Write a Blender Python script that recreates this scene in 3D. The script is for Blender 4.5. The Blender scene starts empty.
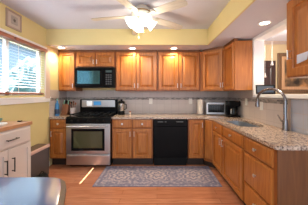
import bpy, bmesh, math, random
from mathutils import Vector, Matrix
random.seed(7)
PI = math.pi
C = bpy.context.scene.collection
S = bpy.context.scene

# ------------------------------------------------------------------ camera, world, sun, exposure
H = 1.27            # camera height
cam = bpy.data.cameras.new('camera'); camo = bpy.data.objects.new('camera', cam); C.objects.link(camo)
camo.location = (0, 0, H); camo.rotation_euler = (PI/2, 0, 0)
cam.sensor_width = 36; cam.lens = 180/308*36
cam.shift_x = -3/308; cam.shift_y = -8.5/308
cam.clip_start = 0.05
S.camera = camo

S.view_settings.view_transform = 'Standard'; S.view_settings.look = 'None'
S.view_settings.gamma = 1; S.view_settings.use_curve_mapping = False
S.view_settings.exposure = 0.56

w = bpy.data.worlds.new('daylight'); S.world = w; w.use_nodes = True
nt = w.node_tree; bg = nt.nodes['Background']
tc = nt.nodes.new('ShaderNodeTexCoord'); sp = nt.nodes.new('ShaderNodeSeparateXYZ')
rp = nt.nodes.new('ShaderNodeValToRGB')
rp.color_ramp.elements[0].position = 0.40; rp.color_ramp.elements[0].color = (0.70, 0.66, 0.72, 1)
rp.color_ramp.elements[1].position = 0.62; rp.color_ramp.elements[1].color = (0.70, 0.88, 1.0, 1)
mr = nt.nodes.new('ShaderNodeMapRange'); mr.inputs[1].default_value = -1; mr.inputs[2].default_value = 1
nt.links.new(tc.outputs['Generated'], sp.inputs[0]); nt.links.new(sp.outputs[2], mr.inputs[0])
nt.links.new(mr.outputs[0], rp.inputs[0]); nt.links.new(rp.outputs[0], bg.inputs[0])
bg.inputs[1].default_value = 1.95

sun = bpy.data.lights.new('sun', 'SUN'); sun.energy = 30; sun.angle = 0.006; sun.color = (1, 0.93, 0.82)
suno = bpy.data.objects.new('sun', sun); C.objects.link(suno)
suno.rotation_euler = Vector((0.80, 0.15, -1.27)).to_track_quat('-Z', 'Y').to_euler()

# ------------------------------------------------------------------ geometry helpers
class MB:
    def __init__(s): s.bm = bmesh.new()
    def _mat(s, verts, M):
        if M is not None: bmesh.ops.transform(s.bm, matrix=M, verts=verts)
    def box(s, x0, x1, y0, y1, z0, z1, b=0.0, M=None):
        r = bmesh.ops.create_cube(s.bm, size=1)
        vs = r['verts']
        for v in vs:
            v.co = Vector(((x0+x1)/2+v.co.x*(x1-x0), (y0+y1)/2+v.co.y*(y1-y0), (z0+z1)/2+v.co.z*(z1-z0)))
        if b > 0:
            es = list({e for v in vs for e in v.link_edges})
            rr = bmesh.ops.bevel(s.bm, geom=es, offset=b, segments=2, affect='EDGES', profile=0.6)
            vs = list({v for f in rr['faces'] for v in f.verts})
            # all verts of this island
            seen = set(vs); st = list(vs)
            while st:
                v = st.pop()
                for e in v.link_edges:
                    o = e.other_vert(v)
                    if o not in seen: seen.add(o); st.append(o)
            vs = list(seen)
        s._mat(vs, M); return s
    def lathe(s, prof, c=(0, 0, 0), seg=20, M=None, cap=True):
        rings = []; vs = []
        for r, z in prof:
            ring = [s.bm.verts.new((c[0]+r*math.cos(2*PI*i/seg), c[1]+r*math.sin(2*PI*i/seg), c[2]+z)) for i in range(seg)]
            rings.append(ring); vs += ring
        for a, b_ in zip(rings, rings[1:]):
            for i in range(seg):
                s.bm.faces.new((a[i], a[(i+1) % seg], b_[(i+1) % seg], b_[i]))
        if cap:
            s.bm.faces.new(list(reversed(rings[0]))); s.bm.faces.new(rings[-1])
        s._mat(vs, M); return s
    def tube(s, pts, r, seg=10):
        pts = [Vector(p) for p in pts]; n = len(pts); rs = r if isinstance(r, (list, tuple)) else [r]*n
        rings = []; prev = None
        for i, p in enumerate(pts):
            t = (pts[min(i+1, n-1)]-pts[max(i-1, 0)]).normalized()
            if prev is None:
                a = Vector((0, 0, 1)) if abs(t.z) < 0.9 else Vector((1, 0, 0))
                u = t.cross(a).normalized()
            else:
                u = (prev - t*prev.dot(t)).normalized()
            prev = u; v = t.cross(u)
            rings.append([s.bm.verts.new(p+(u*math.cos(2*PI*k/seg)+v*math.sin(2*PI*k/seg))*rs[i]) for k in range(seg)])
        for a, b_ in zip(rings, rings[1:]):
            for k in range(seg): s.bm.faces.new((a[k], a[(k+1) % seg], b_[(k+1) % seg], b_[k]))
        s.bm.faces.new(list(reversed(rings[0]))); s.bm.faces.new(rings[-1]); return s
    def prism(s, poly, z0, z1, b=0.0, M=None):
        lo = [s.bm.verts.new((x, y, z0)) for x, y in poly]; hi = [s.bm.verts.new((x, y, z1)) for x, y in poly]
        n = len(poly); s.bm.faces.new(list(reversed(lo))); top = s.bm.faces.new(hi)
        for i in range(n): s.bm.faces.new((lo[i], lo[(i+1) % n], hi[(i+1) % n], hi[i]))
        if b > 0:
            bmesh.ops.bevel(s.bm, geom=list(top.edges), offset=b, segments=2, affect='EDGES')
        s._mat(lo+hi, M if b == 0 else None); return s
    def rings(s, x0, x1, z0, z1, prof, M=None):
        """panel seen from -y: nested rectangles (inset, y)"""
        rr = []; vs = []
        for ins, y in prof:
            q = [s.bm.verts.new(p) for p in ((x0+ins, y, z0+ins), (x1-ins, y, z0+ins), (x1-ins, y, z1-ins), (x0+ins, y, z1-ins))]
            rr.append(q); vs += q
        for a, b_ in zip(rr, rr[1:]):
            for i in range(4): s.bm.faces.new((a[i], a[(i+1) % 4], b_[(i+1) % 4], b_[i]))
        s.bm.faces.new(rr[-1]); s.bm.faces.new(list(reversed(rr[0])))
        s._mat(vs, M); return s
    def build(s, name, mat, parent=None, smooth=False, loc=None):
        bmesh.ops.recalc_face_normals(s.bm, faces=s.bm.faces[:])
        me = bpy.data.meshes.new(name); s.bm.to_mesh(me); s.bm.free()
        o = bpy.data.objects.new(name, me); C.objects.link(o)
        if mat is not None: me.materials.append(mat)
        if smooth:
            for p in me.polygons: p.use_smooth = True
            me.set_sharp_from_angle(angle=math.radians(40))
        if parent: o.parent = parent
        if loc: o.location = loc
        return o

def tag(o, label, cat, group=None):
    o['label'] = label; o['category'] = cat
    if group: o['group'] = group
    return o
def thing(name, label, cat, loc=(0, 0, 0), rz=0, group=None):
    o = bpy.data.objects.new(name, None); C.objects.link(o)
    o.empty_display_size = 0.1; o.location = loc; o.rotation_euler = (0, 0, rz)
    return tag(o, label, cat, group)
def struct(o): o['kind'] = 'structure'; return o
def copy_tree(o, parent=None):
    c = o.copy(); C.objects.link(c)
    if parent: c.parent = parent
    for ch in list(o.children): copy_tree(ch, c)
    return c

# ------------------------------------------------------------------ materials
def newmat(name):
    m = bpy.data.materials.new(name); m.use_nodes = True
    return m, m.node_tree, m.node_tree.nodes['Principled BSDF']
def plain(name, col, rough=0.5, metal=0.0, spec=0.5, noise=0.06, scale=30, coat=0):
    m, t, b = newmat(name)
    b.inputs['Roughness'].default_value = rough; b.inputs['Metallic'].default_value = metal
    b.inputs['Specular IOR Level'].default_value = spec
    if coat: b.inputs['Coat Weight'].default_value = coat; b.inputs['Coat Roughness'].default_value = 0.1
    tc = t.nodes.new('ShaderNodeTexCoord'); n = t.nodes.new('ShaderNodeTexNoise'); n.inputs['Scale'].default_value = scale
    r = t.nodes.new('ShaderNodeValToRGB')
    r.color_ramp.elements[0].color = tuple(c*(1-noise) for c in col)+(1,)
    r.color_ramp.elements[1].color = tuple(min(1, c*(1+noise)) for c in col)+(1,)
    t.links.new(tc.outputs['Object'], n.inputs[0]); t.links.new(n.outputs[0], r.inputs[0]); t.links.new(r.outputs[0], b.inputs['Base Color'])
    return m
def wood(name, c0, c1, rough=0.35, stretch=(14, 14, 1.1), scale=3.0, coat=0.25):
    m, t, b = newmat(name)
    b.inputs['Roughness'].default_value = rough
    b.inputs['Coat Weight'].default_value = coat; b.inputs['Coat Roughness'].default_value = 0.2
    tc = t.nodes.new('ShaderNodeTexCoord'); mp = t.nodes.new('ShaderNodeMapping'); mp.inputs['Scale'].default_value = stretch
    n = t.nodes.new('ShaderNodeTexNoise'); n.inputs['Scale'].default_value = scale; n.inputs['Detail'].default_value = 6; n.inputs['Distortion'].default_value = 0.6
    r = t.nodes.new('ShaderNodeValToRGB'); r.color_ramp.elements[0].position = 0.3; r.color_ramp.elements[1].position = 0.7
    r.color_ramp.elements[0].color = c0+(1,); r.color_ramp.elements[1].color = c1+(1,)
    t.links.new(tc.outputs['Object'], mp.inputs[0]); t.links.new(mp.outputs[0], n.inputs[0]); t.links.new(n.outputs[0], r.inputs[0])
    t.links.new(r.outputs[0], b.inputs['Base Color']); return m
def emis(name, col, st, base=(0.9, 0.9, 0.9)):
    m, t, b = newmat(name)
    b.inputs['Base Color'].default_value = base+(1,)
    b.inputs['Emission Color'].default_value = col+(1,); b.inputs['Emission Strength'].default_value = st
    return m

OAK = wood('honey_oak', (0.32, 0.098, 0.017), (0.50, 0.187, 0.042), 0.38, coat=0.08)
OAKF = wood('shaded_frame_oak', (0.22, 0.062, 0.012), (0.33, 0.10, 0.02), 0.4, coat=0.05)  # oak darkened so the shade lines between doors are painted into the frames
OAKD = wood('honey_oak_dark', (0.12, 0.042, 0.013), (0.185, 0.066, 0.019), 0.4, coat=0.05)  # darker, browner oak for the crown strips and end panel
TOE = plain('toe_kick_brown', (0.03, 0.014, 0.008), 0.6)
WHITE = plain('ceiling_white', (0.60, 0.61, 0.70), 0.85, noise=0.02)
YEL = plain('yellow_paint', (0.68, 0.58, 0.29), 0.8, noise=0.03, scale=4)
TRIMW = plain('white_trim_paint', (0.80, 0.80, 0.82), 0.4, noise=0.02)
CABW = plain('greige_cabinet_paint', (0.62, 0.55, 0.52), 0.45, noise=0.02)
STEEL = plain('brushed_steel', (0.50, 0.51, 0.55), 0.3, 1.0, noise=0.06, scale=60)
NICK = plain('satin_nickel', (0.70, 0.69, 0.70), 0.3, 0.9)
FAUC = plain('faucet_nickel', (0.26, 0.25, 0.27), 0.25, 1.0)
BLK = plain('black_enamel', (0.006, 0.006, 0.007), 0.2, spec=0.07)
BLKM = plain('black_matte', (0.010, 0.010, 0.010), 0.5, spec=0.12)
BLKG = plain('black_glass', (0.008, 0.009, 0.010), 0.06, spec=0.3)
TEALG = plain('teal_reflection_glass', (0.04, 0.12, 0.15), 0.12, metal=0.8, coat=0.3)  # teal reflection of a window painted into the microwave glass colour
PULL = plain('black_pull', (0.02, 0.018, 0.018), 0.4)
BUTCH = wood('butcher_block', (0.42, 0.20, 0.09), (0.58, 0.31, 0.16), 0.4, (2, 20, 20), 3)
REDW = wood('valance_wood', (0.30, 0.11, 0.075), (0.42, 0.17, 0.11), 0.4, (14, 1, 14), 3)
PLAST = plain('white_plastic', (0.78, 0.76, 0.72), 0.35)
BEIGE = plain('beige_wall', (0.48, 0.37, 0.22), 0.85, noise=0.03, scale=3)
DKDOOR = wood('dark_door_wood', (0.018, 0.007, 0.006), (0.045, 0.014, 0.010), coat=0.0)
FRAMED = wood('dark_frame_wood', (0.09, 0.045, 0.02), (0.16, 0.085, 0.04), 0.4)
FRAMEG = wood('inner_frame_wood', (0.40, 0.22, 0.11), (0.52, 0.31, 0.17), 0.4)
FRAMEP = plain('pale_frame', (0.38, 0.29, 0.24), 0.5)
BLUEP = plain('blue_plastic', (0.04, 0.20, 0.45), 0.3)
FANW = wood('fan_blade_white', (0.48, 0.44, 0.38), (0.60, 0.57, 0.50), 0.4, (3, 30, 3), 2)
FANB = plain('fan_body', (0.60, 0.58, 0.50), 0.35)
BRASS = plain('brass', (0.55, 0.38, 0.16), 0.25, 1.0)
SHADE = emis('lit_glass_shade', (1.0, 0.93, 0.80), 1.5)
LAMP = emis('recessed_lamp_glow', (1.0, 0.90, 0.72), 8.0)
CRYST = plain('crystal', (0.42, 0.38, 0.36), 0.08, 0.0, noise=0.1, coat=1)
PAPER = plain('pale_paper', (0.62, 0.66, 0.80), 0.7, noise=0.03)
BINP = plain('bin_pink_rim', (0.62, 0.42, 0.38), 0.5)
BIND = plain('bin_dark', (0.09, 0.07, 0.065), 0.35)
TABLE = plain('blue_grey_tabletop', (0.055, 0.11, 0.29), 0.14, noise=0.03, scale=5, coat=0.4)
TRIMB = wood('table_rim_wood', (0.05, 0.022, 0.012), (0.11, 0.05, 0.025), 0.4, (4, 4, 20), 3, coat=0.05)
OVENG = plain('oven_window_glass', (0.07, 0.07, 0.035), 0.08, coat=0.8)
GREEN = plain('green_glaze', (0.18, 0.34, 0.28), 0.3)
BRNB = wood('knife_block_wood', (0.12, 0.045, 0.02), (0.22, 0.085, 0.035))
CRED = plain('reddish_wood_spoon', (0.35, 0.12, 0.06), 0.5)

def granite():
    m, t, b = newmat('granite')
    b.inputs['Roughness'].default_value = 0.14
    tc = t.nodes.new('ShaderNodeTexCoord')
    n1 = t.nodes.new('ShaderNodeTexNoise'); n1.inputs['Scale'].default_value = 55; n1.inputs['Detail'].default_value = 4; n1.inputs['Roughness'].default_value = 0.7
    n2 = t.nodes.new('ShaderNodeTexNoise'); n2.inputs['Scale'].default_value = 9
    r1 = t.nodes.new('ShaderNodeValToRGB'); e = r1.color_ramp.elements
    e[0].position = 0.34; e[0].color = (0.045, 0.032, 0.028, 1); e[1].position = 0.62; e[1].color = (0.74, 0.60, 0.48, 1)
    k = e.new(0.43); k.color = (0.26, 0.19, 0.16, 1); k = e.new(0.49); k.color = (0.52, 0.40, 0.32, 1)
    r2 = t.nodes.new('ShaderNodeValToRGB'); r2.color_ramp.elements[0].color = (0.72, 0.70, 0.72, 1); r2.color_ramp.elements[1].color = (1, 1, 1, 1)
    mx = t.nodes.new('ShaderNodeMix'); mx.data_type = 'RGBA'; mx.blend_type = 'MULTIPLY'; mx.inputs[0].default_value = 1
    for n in (n1, n2): t.links.new(tc.outputs['Object'], n.inputs[0])
    t.links.new(n1.outputs[0], r1.inputs[0]); t.links.new(n2.outputs[0], r2.inputs[0])
    t.links.new(r1.outputs[0], mx.inputs[6]); t.links.new(r2.outputs[0], mx.inputs[7]); t.links.new(mx.outputs[2], b.inputs['Base Color'])
    return m
GRAN = granite()

def floor_mat():
    m, t, b = newmat('floor_planks')
    b.inputs['Roughness'].default_value = 0.24
    tc = t.nodes.new('ShaderNodeTexCoord')
    br = t.nodes.new('ShaderNodeTexBrick'); br.inputs['Scale'].default_value = 1; br.offset = 0.37
    br.inputs['Brick Width'].default_value = 1.2; br.inputs['Row Height'].default_value = 0.095; br.inputs['Mortar Size'].default_value = 0.0015
    br.inputs['Color1'].default_value = (0.56, 0.25, 0.14, 1); br.inputs['Color2'].default_value = (0.47, 0.185, 0.10, 1); br.inputs['Mortar'].default_value = (0.16, 0.06, 0.03, 1)
    mp = t.nodes.new('ShaderNodeMapping'); mp.inputs['Scale'].default_value = (1.5, 22, 1)
    n = t.nodes.new('ShaderNodeTexNoise'); n.inputs['Scale'].default_value = 2.5; n.inputs['Detail'].default_value = 5; n.inputs['Distortion'].default_value = 0.5
    r = t.nodes.new('ShaderNodeValToRGB'); r.color_ramp.elements[0].position = .3; r.color_ramp.elements[1].position = .7
    r.color_ramp.elements[0].color = (0.72, 0.66, 0.62, 1); r.color_ramp.elements[1].color = (1.1, 1.1, 1.1, 1)
    mx = t.nodes.new('ShaderNodeMix'); mx.data_type = 'RGBA'; mx.blend_type = 'MULTIPLY'; mx.inputs[0].default_value = 1
    t.links.new(tc.outputs['Object'], br.inputs[0]); t.links.new(tc.outputs['Object'], mp.inputs[0]); t.links.new(mp.outputs[0], n.inputs[0])
    t.links.new(n.outputs[0], r.inputs[0]); t.links.new(br.outputs[0], mx.inputs[6]); t.links.new(r.outputs[0], mx.inputs[7])
    t.links.new(mx.outputs[2], b.inputs['Base Color']); return m

def tile_mat(name, axis, c1, c2, band=True):
    """square tiles with a dark mosaic band; axis = horizontal world axis"""
    m, t, b = newmat(name); b.inputs['Roughness'].default_value = 0.3
    tc = t.nodes.new('ShaderNodeTexCoord'); sp = t.nodes.new('ShaderNodeSeparateXYZ'); cb = t.nodes.new('ShaderNodeCombineXYZ')
    t.links.new(tc.outputs['Object'], sp.inputs[0]); t.links.new(sp.outputs[axis], cb.inputs[0]); t.links.new(sp.outputs[2], cb.inputs[1])
    br = t.nodes.new('ShaderNodeTexBrick'); br.offset = 0.0; br.inputs['Scale'].default_value = 1
    br.inputs['Brick Width'].default_value = 0.152; br.inputs['Row Height'].default_value = 0.152; br.inputs['Mortar Size'].default_value = 0.003
    br.inputs['Color1'].default_value = c1+(1,); br.inputs['Color2'].default_value = c2+(1,); br.inputs['Mortar'].default_value = (0.42, 0.36, 0.34, 1)
    t.links.new(cb.outputs[0], br.inputs[0])
    out = br.outputs[0]
    if band:
        b2 = t.nodes.new('ShaderNodeTexBrick'); b2.inputs['Scale'].default_value = 1
        b2.inputs['Brick Width'].default_value = 0.05; b2.inputs['Row Height'].default_value = 0.016; b2.inputs['Mortar Size'].default_value = 0.002
        b2.inputs['Color1'].default_value = (0.055, 0.05, 0.05, 1); b2.inputs['Color2'].default_value = (0.42, 0.35, 0.31, 1); b2.inputs['Mortar'].default_value = (0.3, 0.26, 0.24, 1)
        t.links.new(cb.outputs[0], b2.inputs[0])
        g = t.nodes.new('ShaderNodeMath'); g.operation = 'GREATER_THAN'; g.inputs[1].default_value = 1.150
        l = t.nodes.new('ShaderNodeMath'); l.operation = 'LESS_THAN'; l.inputs[1].default_value = 1.200
        mu = t.nodes.new('ShaderNodeMath'); mu.operation = 'MULTIPLY'
        t.links.new(sp.outputs[2], g.inputs[0]); t.links.new(sp.outputs[2], l.inputs[0]); t.links.new(g.outputs[0], mu.inputs[0]); t.links.new(l.outputs[0], mu.inputs[1])
        mx = t.nodes.new('ShaderNodeMix'); mx.data_type = 'RGBA'
        t.links.new(mu.outputs[0], mx.inputs[0]); t.links.new(out, mx.inputs[6]); t.links.new(b2.outputs[0], mx.inputs[7]); out = mx.outputs[2]
    t.links.new(out, b.inputs['Base Color']); return m
TILEB = tile_mat('backsplash_tile_back', 0, (0.50, 0.43, 0.405), (0.54, 0.47, 0.44))
TILER = tile_mat('backsplash_tile_right', 1, (0.50, 0.43, 0.405), (0.54, 0.47, 0.44))
TILEN = tile_mat('backsplash_sunlit_blue_grey', 1, (0.36, 0.37, 0.43), (0.39, 0.40, 0.46), False)  # same wall tile, with the bluish cast of sunlight painted into its colour

def rug_mat():
    m, t, b = newmat('rug_weave'); b.inputs['Roughness'].default_value = 0.95
    N = t.nodes.new; L = t.links.new
    tc = N('ShaderNodeTexCoord'); sp = N('ShaderNodeSeparateXYZ'); L(tc.outputs['Object'], sp.inputs[0])
    def math_(op, a, bb=None):
        n = N('ShaderNodeMath'); n.operation = op
        for i, v in enumerate((a, bb)):
            if v is None: continue
            if isinstance(v, (int, float)): n.inputs[i].default_value = v
            else: L(v, n.inputs[i])
        return n.outputs[0]
    # three medallions along x: fold x with period 0.56
    xx = math_('ADD', sp.outputs[0], 0.28); xf = math_('FLOORED_MODULO', xx, 0.56); xf = math_('SUBTRACT', xf, 0.28)
    d = math_('SQRT', math_('ADD', math_('MULTIPLY', xf, xf), math_('MULTIPLY', sp.outputs[1], sp.outputs[1])))
    ang = math_('ARCTAN2', sp.outputs[1], xf)
    pet = math_('MULTIPLY', math_('SINE', math_('MULTIPLY', ang, 8.0)), 0.018)
    dd = math_('ADD', d, pet)
    ring = math_('SINE', math_('MULTIPLY', dd, 75.0))
    med = math_('LESS_THAN', dd, 0.185)
    v = N('ShaderNodeTexVoronoi'); v.inputs['Scale'].default_value = 16; L(tc.outputs['Object'], v.inputs[0])
    vo = N('ShaderNodeTexNoise'); vo.inputs['Scale'].default_value = 26; vo.inputs['Detail'].default_value = 4; L(tc.outputs['Object'], vo.inputs[0])
    r1 = N('ShaderNodeValToRGB'); e = r1.color_ramp.elements
    e[0].position = 0.36; e[0].color = (0.15, 0.15, 0.23, 1); e[1].position = 0.66; e[1].color = (0.42, 0.35, 0.38, 1); k = e.new(0.5); k.color = (0.25, 0.23, 0.30, 1)
    L(vo.outputs[0], r1.inputs[0])
    r2 = N('ShaderNodeValToRGB'); e = r2.color_ramp.elements
    e[0].position = 0.3; e[0].color = (0.16, 0.16, 0.25, 1); e[1].position = 0.7; e[1].color = (0.50, 0.41, 0.41, 1)
    L(math_('ADD', math_('MULTIPLY', ring, 0.35), 0.5), r2.inputs[0])
    mx = N('ShaderNodeMix'); mx.data_type = 'RGBA'; L(math_('MULTIPLY', med, 0.75), mx.inputs[0]); L(r1.outputs[0], mx.inputs[6]); L(r2.outputs[0], mx.inputs[7])
    # border band
    ax = math_('SUBTRACT', 0.895, math_('ABSOLUTE', sp.outputs[0])); ay = math_('SUBTRACT', 0.36, math_('ABSOLUTE', sp.outputs[1]))
    md = math_('MINIMUM', ax, ay)
    bd = math_('MULTIPLY', math_('GREATER_THAN', md, 0.055), math_('LESS_THAN', md, 0.085))
    b0 = math_('LESS_THAN', md, 0.018)
    bb = math_('MAXIMUM', bd, b0)
    mx2 = N('ShaderNodeMix'); mx2.data_type = 'RGBA'; L(math_('MULTIPLY', bb, 0.7), mx2.inputs[0]); L(mx.outputs[2], mx2.inputs[6]); mx2.inputs[7].default_value = (0.14, 0.14, 0.23, 1)
    L(mx2.outputs[2], b.inputs['Base Color']); return m

def painting_mat():
    m, t, b = newmat('painting_canvas'); b.inputs['Roughness'].default_value = 0.3
    tc = t.nodes.new('ShaderNodeTexCoord'); n = t.nodes.new('ShaderNodeTexNoise'); n.inputs['Scale'].default_value = 3.2; n.inputs['Detail'].default_value = 5
    r = t.nodes.new('ShaderNodeValToRGB'); e = r.color_ramp.elements
    e[0].position = 0.44; e[0].color = (0.025, 0.018, 0.014, 1); e[1].position = 0.64; e[1].color = (0.50, 0.24, 0.09, 1); k = e.new(0.54); k.color = (0.14, 0.08, 0.04, 1)
    t.links.new(tc.outputs['Object'], n.inputs[0]); t.links.new(n.outputs[0], r.inputs[0]); t.links.new(r.outputs[0], b.inputs['Base Color']); return m

def glass_mat():
    m, t, b = newmat('window_glass')
    t.nodes.remove(b)
    tr = t.nodes.new('ShaderNodeBsdfTransparent'); tr.inputs[0].default_value = (0.96, 0.98, 1, 1)
    gl = t.nodes.new('ShaderNodeBsdfGlossy'); gl.inputs['Roughness'].default_value = 0.02
    mx = t.nodes.new('ShaderNodeMixShader'); mx.inputs[0].default_value = 0.06
    t.links.new(tr.outputs[0], mx.inputs[1]); t.links.new(gl.outputs[0], mx.inputs[2])
    t.links.new(mx.outputs[0], t.nodes['Material Output'].inputs[0])
    return m
def slat_mat():
    m, t, b = newmat('blind_slat'); b.inputs['Base Color'].default_value = (0.90, 0.92, 0.95, 1); b.inputs['Roughness'].default_value = 0.4
    tr = t.nodes.new('ShaderNodeBsdfTranslucent'); tr.inputs[0].default_value = (0.7, 0.85, 1, 1)
    mx = t.nodes.new('ShaderNodeMixShader'); mx.inputs[0].default_value = 0.35
    o = t.nodes['Material Output']; t.links.new(b.outputs[0], mx.inputs[1]); t.links.new(tr.outputs[0], mx.inputs[2]); t.links.new(mx.outputs[0], o.inputs[0])
    return m
SLAT = slat_mat()

# ------------------------------------------------------------------ levels
LW, RW, BW = -1.90, 1.49, 3.78          # left, right, back walls
SOF, CEI = H+0.845, H+1.116             # soffit and raised ceiling
CT = H-0.405                            # counter top
CB = CT-0.032
YB, YU = 3.17, 3.46                     # base and upper cabinet fronts
UB, UT = H+0.058, H+0.812               # upper cabinets' bottom and top
XR = 0.955                              # right run front
XU = 1.18                               # right upper front
TX, TY = 0.871, 3.09                    # tray corner

# ------------------------------------------------------------------ room
struct(MB().box(-2.4, 5.0, -1.1, 4.1, -0.06, 0).build('floor', floor_mat()))
c = MB().box(-2.1, TX+0.02, -1.1, TY+0.02, CEI, CEI+0.06)
c.box(-2.1, TX, TY+0.02, BW+0.1, SOF, SOF+0.05); c.box(TX+0.02, RW+0.12, -1.1, BW+0.1, SOF, SOF+0.05)
c.box(TX, TX+0.02, TY+0.02, BW+0.1, SOF, SOF+0.05)
c.box(RW+0.12, 5.0, -1.1, 4.1, CEI, CEI+0.06)
struct(c.build('ceiling', WHITE))
struct(MB().box(LW, TX, TY, TY+0.02, SOF, CEI).build('wall_soffit_back', YEL))
struct(MB().box(TX, TX+0.02, -1.1, TY+0.02, SOF, CEI).build('wall_soffit_right', YEL))
struct(MB().box(-2.05, 1.62, BW, BW+0.12, 0, SOF).build('wall_back', YEL))
# left wall around the window
WY0, WY1, WZ0, WZ1 = 1.25, 3.04, H-0.02, H+0.755
lw = MB().box(LW-0.14, LW, -1.1, BW+0.12, 0, WZ0).box(LW-0.14, LW, -1.1, BW+0.12, WZ1, CEI)
lw.box(LW-0.14, LW, -1.1, WY0, WZ0, WZ1).box(LW-0.14, LW, WY1, BW+0.12, WZ0, WZ1)
struct(lw.build('wall_left', YEL))
# right wall: solid behind the cabinets, half wall under the pass-through, header
JY = 2.70
rw = MB().box(RW, RW+0.12, JY+0.03, BW, 0, SOF).box(RW, RW+0.12, 0.2, JY+0.03, 0, H-0.05)
struct(rw.build('wall_right', TRIMW))
tr = MB().box(1.45, 1.605, JY, JY+0.028, H-0.05, SOF)
tr.box(1.45, 1.605, 0.2, JY, SOF-0.045, SOF)
struct(tr.build('trim_1', TRIMW))
struct(MB().box(1.44, 1.66, 0.2, JY-0.001, H-0.048, H-0.004, 0.006).build('trim_2', TRIMW))
struct(MB().box(-2.04, 1.6, BW-0.008, BW, CT, UB+0.02).build('trim_3', TILEB))
struct(MB().box(RW-0.008, RW, 2.03, BW-0.008, CT, H-0.05).box(RW-0.008, RW, JY+0.03, BW-0.008, H-0.05, UB+0.02).build('trim_4', TILER))
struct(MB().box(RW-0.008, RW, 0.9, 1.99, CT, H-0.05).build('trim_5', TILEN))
struct(MB().box(RW-0.016, RW, 1.99, 2.03, CT, H-0.05, 0.004).build('trim_6', FRAMEP))
# tile on the left wall beside the range counter
struct(MB().box(LW, LW+0.008, YB, BW-0.008, CT, UB+0.02).build('trim_7', TILER))
# neighbouring room seen through the pass-through
struct(MB().box(1.61, 5.0, 3.80, 3.92, 0, CEI).build('wall_dining', BEIGE))
struct(MB().box(1.62, 5.0, 3.785, 3.80, CEI-0.045, CEI).box(1.62, 5.0, 3.79, 3.80, CEI-0.07, CEI-0.045).build('trim_8', FRAMEP))
struct(MB().box(4.9, 5.0, -1.1, 3.80, 0, CEI).build('wall_far_right', BEIGE))
d = struct(MB().box(1.75, 2.49, 3.775, 3.80, 0, H+0.70, 0.004).build('door_1', DKDOOR))
dp = MB()
for (a, b_, z0, z1) in ((1.83, 2.08, 0.15, 0.9), (2.16, 2.41, 0.15, 0.9), (1.83, 2.08, 1.02, 1.85), (2.16, 2.41, 1.02, 1.85)):
    dp.rings(a, b_, z0, z1, ((0, 3.776), (0, 3.768), (0.02, 3.762), (0.04, 3.768)))
dp.build('door_panel', DKDOOR, d)
struct(MB().box(LW, LW+0.012, -1.1, YB, 0, 0.09, 0.003).build('baseboard_left', TRIMW))

# window
wn = MB()
wx0, wx1 = LW-0.10, LW-0.06
for a, b_ in ((WY0, WY0+0.05), (WY1-0.05, WY1), (2.33, 2.38)): wn.box(wx0, wx1, a, b_, WZ0, WZ1)
wn.box(wx0, wx1, WY0, WY1, WZ0, WZ0+0.05).box(wx0, wx1, WY0, WY1, WZ1-0.05, WZ1)
win = struct(wn.build('window_1', TRIMW))
MB().box(wx0+0.015, wx0+0.021, WY0+0.05, WY1-0.05, WZ0+0.05, WZ1-0.05).build('glass_pane', glass_mat(), win)
cs = MB().box(LW, LW+0.02, WY1, WY1+0.13, H-0.075, H+0.79, 0.004).box(LW, LW+0.02, WY0-0.13, WY0, H-0.075, H+0.79, 0.004)
cs.build('window_casing', plain('casing_pinkish', (0.62, 0.49, 0.42), 0.5), win)
MB().box(LW, LW+0.045, WY0, WY1, WZ1, H+0.785, 0.004).build('window_head_casing', TRIMW, win)
MB().box(LW-0.055, LW+0.018, WY0-0.15, WY1+0.16, H-0.075, H-0.048, 0.006).box(LW, LW+0.022, WY0-0.13, WY1+0.13, H-0.135, H-0.075, 0.004).build('window_sill', TRIMW, win)
# blinds: one in front of each sash
def blind(label, y0, y1, first):
    bl = thing('window_blind', label, 'blind', (LW-0.03, y0, 0))
    D = y1-y0
    MB().box(-0.025, 0.075, 0.0, D, H+0.705, H+0.752, 0.006).build('valance', REDW, bl)['label'] = 'red-brown wooden valance board'
    sl = MB(); z = H+first
    while z < H+0.69:
        M = Matrix.Translation((0.0, 0, z)) @ Matrix.Rotation(math.radians(14), 4, 'Y')
        sl.box(-0.0175, 0.0175, 0.006, D-0.006, -0.0012, 0.0012, M=M)
        z += 0.0405
    sl.build('slats', SLAT, bl)
    for yy in (0.12, D-0.12):
        MB().box(0.0185, 0.021, yy-0.004, yy+0.004, H+0.01, H+0.70).build('ladder_cord', PLAST, bl)
    MB().box(-0.018, 0.018, 0.006, D-0.006, H-0.004, H+0.016, 0.004).build('bottom_rail', REDW, bl)['label'] = 'dark wooden bottom rail'
blind('white slat blind on the near window sash, left of the mullion', WY0-0.02, 2.345, 0.045)
blind('white slat blind with wooden valance on the far window sash, right of the mullion', 2.365, WY1+0.02, 0.100)

# ------------------------------------------------------------------ cabinets
DP = ((0, 0), (0, -0.018), (0.005, -0.023), (0.050, -0.023), (0.052, -0.003), (0.064, -0.003), (0.096, -0.017), (0.100, -0.017))
DRP = ((0, 0), (0, -0.014), (0.012, -0.020), (0.018, -0.022))
SHK = ((0, 0), (0, -0.018), (0.002, -0.020), (0.050, -0.020), (0.050, -0.010))
def pull(parent, x, z, L=0.10, mat=None, horiz=False, r=0.0058, yb=-0.020):
    mat = mat or NICK
    m = MB()
    if horiz:
        m.tube([(x-L/2, yb-0.028, z), (x+L/2, yb-0.028, z)], r); ends = ((x-L/2+0.01, z), (x+L/2-0.01, z))
    else:
        m.tube([(x, yb-0.028, z-L/2), (x, yb-0.028, z+L/2)], r); ends = ((x, z-L/2+0.01), (x, z+L/2-0.01))
    for ex, ez in ends: m.tube([(ex, yb+0.001, ez), (ex, yb-0.028, ez)], r*0.9)
    return m.build('handle', mat, parent, True)
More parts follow.
